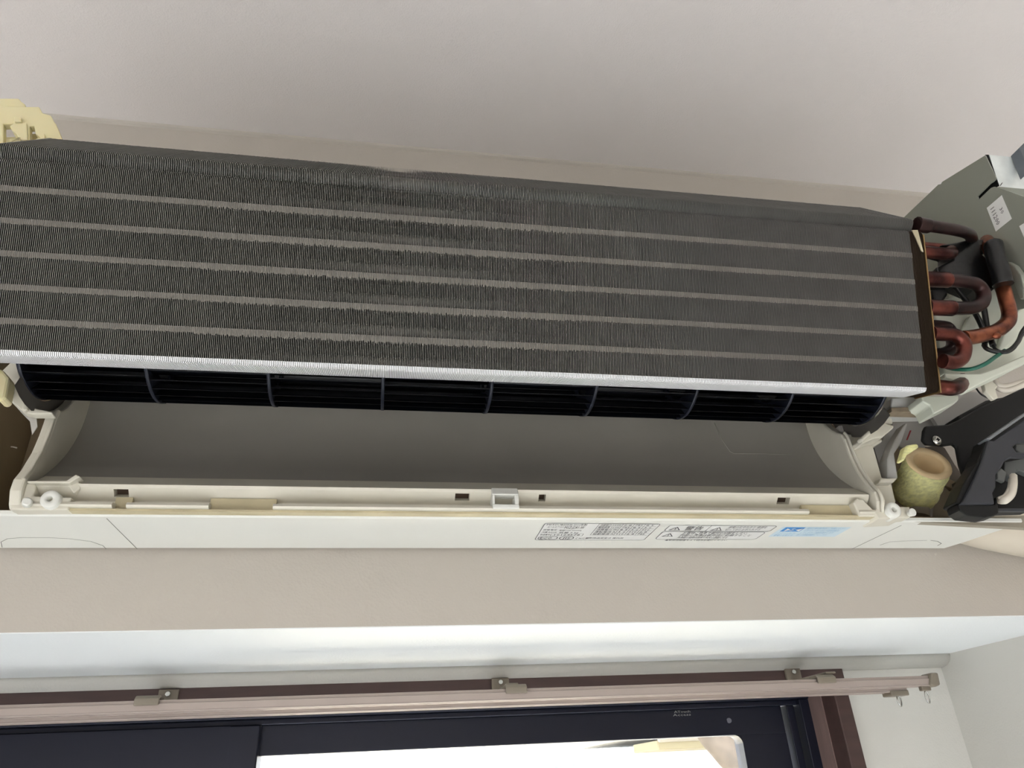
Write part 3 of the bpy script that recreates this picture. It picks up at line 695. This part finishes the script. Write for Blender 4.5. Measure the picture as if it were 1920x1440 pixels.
build('frame_face', MB().px([(1575, 816), (1584, 813), (1614, 814), (1618, 831), (1628, 826), (1655, 822), (1655, 828), (1638, 838), (1644, 858), (1654, 895), (1682, 897), (1672, 904), (1680, 940), (1680, 952), (1648, 948), (1634, 920), (1618, 892), (1600, 870), (1590, 850), (1582, 830)], -.0800, .024), m_cream, ac, bevel=.0015)
build('frame_pocket', MB().px([(1638, 836), (1655, 826), (1664, 806), (1676, 800), (1704, 785), (1690, 830), (1676, 850), (1683, 895), (1654, 895), (1645, 860)], -.062, .004), m_lav, ac)
build('pocket_edge', MB().px([(1698, 792), (1702, 795), (1690, 830), (1677, 850), (1684, 896), (1679, 900), (1664, 896), (1664, 860), (1678, 824)], -.082, .014), m_lav, ac, bevel=.0012)
build('pocket_shelf', MB().px([(1650, 897), (1684, 896), (1676, 904), (1648, 905)], -.088, .012), m_cream, ac, bevel=.001)
s_ = at(1657, 886, Y=-.0625); build('screw', MB().tube([s_, s_+Vector((0, -.002, 0))], .0034, 14), m_steel, ac, bevel=.0006)
# grey back panel, red pen mark
build('inner_panel', MB().px([(1670, 768), (1792, 773), (1790, 780), (1768, 797), (1742, 800), (1735, 812), (1735, 845), (1700, 846), (1676, 830)], -.048, .004), m_lav, ac, bevel=.0006)
build('pen_mark', MB().px([(1706, 807), (1709, 807), (1702, 825), (1699, 825)], -.0483, .0002), m_red, ac)
build('drain_pan_end', MB().px([(1727, 742), (1798, 741), (1798, 750), (1790, 757), (1752, 776), (1748, 768), (1744, 760), (1730, 752)], -.130, .02), m_motor, ac, bevel=.0012)
build('insulation_block', MB().px([(1672, 746), (1740, 742), (1748, 772), (1672, 773), (1670, 760)], -.110, .02), mat('film_white', sr(196, 196, 192), .3, bump=.6, bscale=40), ac, bevel=.001)
build('insulation_edge', MB().px([(1671, 764), (1744, 762), (1748, 774), (1672, 772)], -.112, .01), mat('tan_foam', sr(150, 134, 112), .7, var=.3, vscale=120), ac, bevel=.0005)
build('chassis_corner', MB().px([(1735, 838), (1762, 834), (1772, 840), (1790, 870), (1815, 906), (1803, 935), (1790, 925), (1768, 905), (1760, 880)], -.034, .003), mat('brown_grey_plastic', sr(110, 100, 88), .5), ac, bevel=.0006)
build('chassis_rib', MB().px([(1765, 890), (1810, 912), (1800, 925), (1760, 902)], -.038, .004), m_chassis, ac, bevel=.0006)
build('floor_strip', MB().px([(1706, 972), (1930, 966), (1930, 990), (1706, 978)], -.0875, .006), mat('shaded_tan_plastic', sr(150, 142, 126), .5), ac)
build('inner_floor', MB().box(.395, .520, -.083, -.012, .1760, .1785), m_chassis, ac)

# ------------------------------------------------------------------ drain hose insulation
ho = root('pipe_insulation', at(1715, 945, Y=-.07), 'pale yellow foam sleeve, cut open at its top, right of the duct frame', 'pipe insulation')
ax0, ax1, ax2 = at(1712, 936, Y=-.040), at(1722, 908, Y=-.055), at(1741, 869, Y=-.082)
def hollow(pts, ro, ri, n=32, depth=.034, tilt=None):
    b = MB(); P = spline(pts, 6); rings = []
    t0 = (P[-1]-P[-2]).normalized(); cut = tilt.normalized()
    u = cut.cross(Vector((1, 0, 0))).normalized(); w_ = cut.cross(u)
    prev = None
    for i, p_ in enumerate(P):
        k = i/(len(P)-1); t = (P[min(i+1, len(P)-1)]-P[max(i-1, 0)]).normalized(); t = (t*(1-k**2)+cut*k**2).normalized()
        uu = (u-t*u.dot(t)).normalized(); ww = t.cross(uu)
        rr = ro*(1+.02*math.sin(i*2.1)) * (.86+.14*min(1, k*4))
        b.v += [p_+(uu*math.cos(a)+ww*math.sin(a))*rr for a in [2*math.pi*q/n for q in range(n)]]
    m = len(P); b.f += [(i*n+q, i*n+(q+1) % n, (i+1)*n+(q+1) % n, (i+1)*n+q) for i in range(m-1) for q in range(n)]
    b.sm += [True]*len(b.f); b.f.append(tuple(range(n))[::-1]); b.sm.append(False)
    inn = MB(); A = [2*math.pi*q/n for q in range(n)]
    for d, r in ((0, ro*1.0), (.0012, ro*.96), (.0008, ri*1.03), (-.001, ri), (-depth, ri*.9)):
        inn.v += [P[-1]+cut*d+(u*math.cos(a)+w_*math.sin(a))*r for a in A]
    inn.f += [(i*n+q, i*n+(q+1) % n, (i+1)*n+(q+1) % n, (i+1)*n+q) for i in range(4) for q in range(n)]; inn.f.append(tuple(range(4*n, 5*n)))
    inn.sm = [True]*(4*n)+[False]
    return b, inn
cutd = Vector((-.10, -.93, .35))
out, inn = hollow([ax0, ax1, ax2], .0190, .0125, tilt=cutd)
build('sleeve', out, m_foam, ho)
build('bore', inn, m_foamin, ho)
build('cut_flap', MB().px([(1697, 838), (1702, 834), (1720, 831), (1724, 838), (1712, 846), (1703, 850), (1696, 864), (1690, 862)], -.098, .008), m_foam, ho, bevel=.002)
build('hose_stub', MB().tube([at(1722, 970, Y=-.045), at(1720, 935, Y=-.045)], .0095, 20), mat('grey_hose', sr(150, 140, 126), .5), ho)

# ------------------------------------------------------------------ black holder and slate cover, bottom right
bh = root('black_bracket', at(1840, 800, Y=-.09), 'flat black plastic bracket screwed on above the foam sleeve', 'bracket')
build('plate', MB().px([(1732, 806), (1736, 798), (1752, 797), (1780, 795), (1800, 786), (1840, 762), (1880, 745), (1930, 722), (1930, 900), (1860, 905), (1812, 905), (1800, 870), (1794, 838), (1788, 833), (1768, 836), (1738, 833), (1730, 824)], -.094, .004), m_black, bh, bevel=.0015)
build('deep_side', MB().px([(1796, 780), (1850, 750), (1930, 735), (1930, 760), (1850, 800), (1810, 800)], -.090, .03), m_black, bh, bevel=.0015)
c = at(1756, 826, Y=-.0945); sc_ = build('screw', MB().tube([c, c+Vector((0, -.0012, 0)), c+Vector((0, -.0022, 0))], [.0046, .0042, .0024], 18), m_steel, bh)
cc = c+Vector((0, -.0026, 0)); build('screw_cross', MB().box(cc.x-.0016, cc.x+.0016, cc.y, cc.y+.0006, cc.z-.0004, cc.z+.0004).box(cc.x-.0004, cc.x+.0004, cc.y, cc.y+.0006, cc.z-.0016, cc.z+.0016), m_black, bh)
sk = root('slate_cover', at(1830, 960, Y=-.12), 'dark slate plastic cover with slots, hanging at the lower right corner', 'cover')
build('front', MB().px([(1853, 825), (1864, 826), (1930, 782), (1930, 830), (1908, 830), (1900, 838), (1906, 847), (1930, 849), (1930, 858), (1897, 858), (1884, 865), (1880, 874), (1868, 890), (1868, 902), (1868, 914), (1862, 925), (1866, 945), (1800, 946), (1806, 940), (1824, 905), (1840, 870)], -.128, .004), m_slate, sk, bevel=.0015)
build('left_side', MB().px([(1849, 822), (1856, 824), (1842, 868), (1828, 902), (1808, 944), (1798, 946), (1792, 942), (1808, 905), (1832, 868), (1844, 840)], -.125, .016), m_black, sk, bevel=.0012)
build('top_edge', MB().px([(1850, 822), (1858, 824), (1930, 774), (1930, 768)], -.130, .012), mat('slate_edge_highlight', sr(122, 124, 128), .3), sk, bevel=.0008)  # paler strip, a highlight painted along the cover's top edge
build('foot', MB().px([(1796, 944), (1866, 946), (1870, 930), (1874, 962), (1866, 967), (1850, 970), (1812, 966), (1800, 957)], -.126, .014), m_black, sk, bevel=.002)
build('rear_block', MB().px([(1800, 900), (1870, 842), (1930, 832), (1930, 958), (1870, 960), (1815, 955)], -.110, .010), m_black, sk)
build('slot_frame', MB().px([(1884, 866), (1930, 858), (1930, 890), (1912, 882), (1906, 882), (1898, 900), (1884, 888)], -.119, .006).px([(1905, 833), (1930, 832), (1930, 850), (1914, 850), (1904, 842)], -.114, .003), mat('slot_grey', sr(84, 86, 84), .5), sk, bevel=.001)
build('bottom_bar', MB().px([(1872, 953), (1930, 953), (1930, 958), (1872, 958)], -.116, .004), m_slate, sk, bevel=.0005)
build('grey_tab', MB().px([(1870, 885), (1877, 877), (1888, 886), (1884, 904), (1871, 898)], -.124, .004), mat('tab_grey', sr(96, 98, 96), .5), sk, bevel=.0008)
wc = root('white_lead', at(1895, 935, Y=-.13), 'pair of thick white leads poking out of the slate cover', 'cable')
wire('wire', [(1900, 893, -.124), (1900, 908, -.129), (1896, 926, -.130), (1884, 938, -.128), (1874, 938, -.120)], .0030, m_wirew, wc)
wire('wire', [(1896, 900, -.124), (1894, 916, -.128), (1886, 930, -.128), (1874, 936, -.124)], .0022, m_wirew, wc)
wd = root('motor_leads', at(1890, 725, Y=-.11), 'white motor leads bending below the pale motor cover', 'cable')
wire('wire', [(1864, 708, -.120), (1866, 716, -.124), (1874, 723, -.126), (1890, 724, -.127), (1930, 712, -.127)], .0026, m_wirew, wd)
wire('wire', [(1866, 716, -.122), (1874, 729, -.125), (1892, 731, -.127), (1930, 716, -.129)], .0026, m_wirew, wd)
wb = root('black_leads', at(1846, 735, Y=-.11), 'two thin black leads left of the white motor leads', 'cable')
wire('wire', [(1828, 724, -.12), (1838, 738, -.121), (1852, 746, -.122), (1864, 750, -.122)], .0007, m_wireb, wb)
wire('wire', [(1841, 716, -.122), (1844, 730, -.122), (1856, 742, -.123), (1868, 748, -.123)], .0012, m_wireb, wb)
build('grommet_ring', MB().tube(spline([at(1866, 706, Y=-.110), at(1862, 716, Y=-.112), at(1868, 724, Y=-.112)], 5), .003, 10), m_lav, ac)

# ------------------------------------------------------------------ control box, upper right
bx = root('control_box', at(1800, 430, X=.45), 'grey sheet-metal control box with a sticker, right of the copper pipes', 'control box')
XB = .500
def pxX(pts, X=XB): return [at(x, y, X=X) for x, y in pts]
sp = MB().prism(pxX([(1690, 412), (1697, 405), (1759, 346), (1764, 345), (1766, 341), (1847, 291), (1868, 335), (1862, 341), (1856, 345), (1833, 368), (1835, 374), (1838, 371), (1858, 352), (1864, 350), (1872, 352), (1930, 372), (1930, 575), (1880, 590), (1860, 640), (1740, 660), (1730, 470)]), (.0012, 0, 0))
build('side_plate', sp, m_metal, bx, bevel=.0003)
q0, q1 = at(1855, 290, X=XB+.004), at(1874, 350, X=XB+.004)
fp = MB().add([q0, q1, (q1.x+.06, q1.y, q1.z), (q0.x+.06, q0.y, q0.z)]+[(q0.x, q0.y+.0012, q0.z), (q1.x, q1.y+.0012, q1.z), (q1.x+.06, q1.y+.0012, q1.z), (q0.x+.06, q0.y+.0012, q0.z)],
              [(0, 1, 2, 3), (7, 6, 5, 4), (0, 4, 5, 1), (1, 5, 6, 2), (2, 6, 7, 3), (3, 7, 4, 0)])
build('front_plate', fp, m_galv, bx)
build('dark_gap', MB().prism(pxX([(1847, 290), (1852, 290), (1872, 348), (1866, 352), (1860, 351), (1836, 376), (1832, 370), (1864, 337)], XB+.003), (.0010, 0, 0)), m_black, bx)
build('lower_flange', MB().prism([q1, (q1.x+.06, q1.y, q1.z), (q1.x+.06, q1.y+.010, q1.z-.006), (q1.x, q1.y+.002, q1.z-.001)], (0, .0008, .0004)), mat('zinc_flange', sr(150, 152, 142), .4, metal=.4), bx)
build('plate_slit', MB().tube([q1+Vector((.001, -.0004, .001)), at(1892, 322, Y=q1.y-.0004)], .0003, 6), m_black, bx)
cap = MB().add([at(1911, 277, Y=q0.y-.01), at(1930, 258, Y=q0.y-.01), at(1930, 320, Y=q0.y-.01)], [(0, 1, 2)])
cap = MB().prism([at(1911, 277, Y=q0.y-.01), at(1930, 258, Y=q0.y-.01), at(1930, 322, Y=q0.y-.01)], (0, .01, 0))
build('corner_cap', cap, mat('blue_grey_cap', sr(88, 94, 100), .4), bx, bevel=.0006)
sk1 = [(1850, 390), (1878, 366), (1897, 410), (1867, 434)]
st_ = build('sticker', MB().prism(pxX(sk1, XB-.0003), (.0002, 0, 0)), m_paper, bx)
A, B_, C_, D_ = pxX(sk1, XB-.0005)
def bil(s, t): return A.lerp(B_, s).lerp(D_.lerp(C_, s), t)
ink = MB()
uu_, vv_ = (D_-A), (B_-A)
text_fit(ink, '111200', bil(.16, .10), uu_, vv_, uu_.length*.74, .0042)
text_fit(ink, '30', bil(.60, .36), uu_, vv_, uu_.length*.24, .0034)
build('print', ink, m_ink, st_)
build('sticker', MB().prism(pxX([(1911, 424), (1930, 412), (1930, 470), (1922, 450)], XB-.0003), (.0002, 0, 0)), m_paper, bx)
build('round_boss', MB().prism(pxX([(1888, 490), (1902, 498), (1914, 515), (1920, 540), (1920, 560), (1912, 562), (1904, 540), (1894, 510)], XB-.006), (.005, 0, 0)), m_metal, bx, bevel=.001)

# ------------------------------------------------------------------ pale yellow end bracket, upper left
yb = root('yellow_bracket', at(60, 270, Y=-.15), 'pale yellow plastic lattice bracket above the left end of the coil', 'bracket')
Yk = -.165
g = MB().px([(-10, 200), (73, 200), (80, 212), (95, 216), (104, 232), (-10, 232)], Yk, .006)
g.px([(-10, 230), (6, 230), (6, 275), (-10, 275)], Yk, .006)
g.px([(52, 230), (104, 230), (119, 266), (119, 275), (84, 275), (80, 262), (66, 250), (64, 236), (55, 236), (56, 275), (48, 275), (50, 230)], Yk, .006)
g.px([(18, 236), (26, 231), (50, 230), (52, 262), (38, 262), (30, 250), (22, 244)], Yk-.002, .008)
build('lattice', g, m_yel, yb, bevel=.0012)
build('top_strip', MB().px([(-10, 184), (35, 184), (40, 190), (46, 194), (48, 201), (-10, 201)], Yk+.006, .006), m_yel, yb, bevel=.001)
build('square_boss', MB().px([(25, 219), (39, 219), (39, 228), (27, 228)], Yk-.003, .004), m_yel, yb, bevel=.0006)
build('peg', MB().px([(35, 256), (37, 256), (37, 268), (20, 267), (19, 264), (35, 263)], Yk-.003, .004).px([(81, 250), (83, 250), (83, 262), (68, 261), (68, 259), (81, 259)], Yk-.003, .004), m_yel, yb, bevel=.0004)
build('base_strip', MB().px([(-10, 262), (24, 258), (90, 262), (120, 264), (120, 276), (-10, 280)], Yk+.005, .005).px([(-10, 254), (8, 256), (38, 256), (64, 250), (100, 255), (100, 264), (-10, 268)], Yk+.012, .004), m_yel, yb, bevel=.001)

# ------------------------------------------------------------------ taped pipes leaving at the right
tp = root('taped_pipes', at(1900, 1010, Y=-.03), 'bundle of refrigerant pipes wrapped in cream vinyl tape at the lower right', 'pipe')
P = spline([Vector((.515, -.030, .205)), Vector((.545, -.030, .196)), Vector((.580, -.028, .190)), Vector((.640, -.026, .180)), Vector((.668, -.026, .172))], 6)
build('wrapping', MB().tube(P, [.024, .026, .027, .028]+[.028]*(len(P)-4), 24), m_tape, tp)
c = P[14]; build('tape_edge', MB().tube([c, c+Vector((.006, 0, -.0006))], .0292, 24), m_tape, tp)

# ------------------------------------------------------------------ outside
build('ground', MB().box(-30, 30, YW+.2, 60, ZF-.5, ZF-.35), mat('garden_soil', sr(112, 104, 88), .9, var=.3, vscale=2), kind='structure')
build('bounce_slab', MB().box(-6, 6, YW+.13, 1.3, ZF-.35, ZF-.03), mat('white_bounce_slab', sr(236, 240, 244), .7), kind='structure')  # unseen white slab, added to throw daylight up at the beam underside
tr = root('tree', (3.6, 4.6, ZF-.35), 'thick grey-brown leaning tree trunk seen through the window glass', 'tree')
trunk = spline([at(1560, 1760, Y=3.4), at(1480, 1560, Y=3.4), at(1408, 1450, Y=3.4), at(1362, 1400, Y=3.4), at(1322, 1350, Y=3.4), at(1290, 1250, Y=3.5)], 6)
base = trunk[0]; trunk = [Vector((base.x+.1, base.y, ZF-.35))]+trunk
build('trunk', MB().tube(trunk, [.13]+[.115-.0014*i for i in range(len(trunk)-1)], 18), mat('bark', sr(72, 63, 55), .85, bump=1, bscale=18, var=.4, vscale=16), tr)
brp = spline([at(1374, 1405, Y=3.4), at(1384, 1388, Y=3.35), at(1430, 1376, Y=3.3), at(1500, 1340, Y=3.2)], 6)
build('branch', MB().tube(brp, .03, 10), mat('bark_light', sr(120, 108, 92), .85, bump=1, bscale=18), tr)
hs = root('neighbour_house', (2.0, 6.5, ZF-.35), 'pale neighbouring house with beige eaves beyond the tree', 'house')
a_, b_ = at(1232, 1388, Y=6.2), at(1480, 1372, Y=6.2)
dz = at(1232, 1406, Y=6.2).z
build('wall', MB().box(a_.x+.05, a_.x+6, 6.85, 9.5, ZF-.35, dz+.01), mat('house_wall', sr(232, 232, 228), .8), hs)
build('eave', MB().box(a_.x, a_.x+7, 6.2, 6.9, dz, a_.z), mat('eave_beige', sr(112, 104, 80), .6), hs, bevel=.01)
build('gutter', MB().tube([(a_.x, 6.15, a_.z+.03), (a_.x+7, 6.15, a_.z+.03)], .05, 12), mat('gutter_grey', sr(110, 106, 100), .5), hs)
build('roof', MB().prism([(a_.x, 6.15, a_.z+.06), (a_.x, 8, a_.z+.9), (a_.x, 9.4, a_.z+.06)], (7, 0, 0)), mat('roof_grey', sr(126, 126, 126), .7), hs)
lb_ = root('distant_building', (1.5, 14, ZF-.35), 'low pale blue building far off at the lower edge of the window', 'building')
q = at(1118, 1428, Y=14); q2 = at(1275, 1418, Y=14)
build('wall', MB().box(q.x, q2.x, 14, 20, ZF-.35, q.z), mat('pale_blue_wall', sr(132, 144, 166), .8), lb_)
build('parapet', MB().box(q.x-.1, q2.x+.1, 13.9, 20.1, q.z, q.z+.12), mat('parapet_blue', sr(140, 150, 170), .8), lb_)
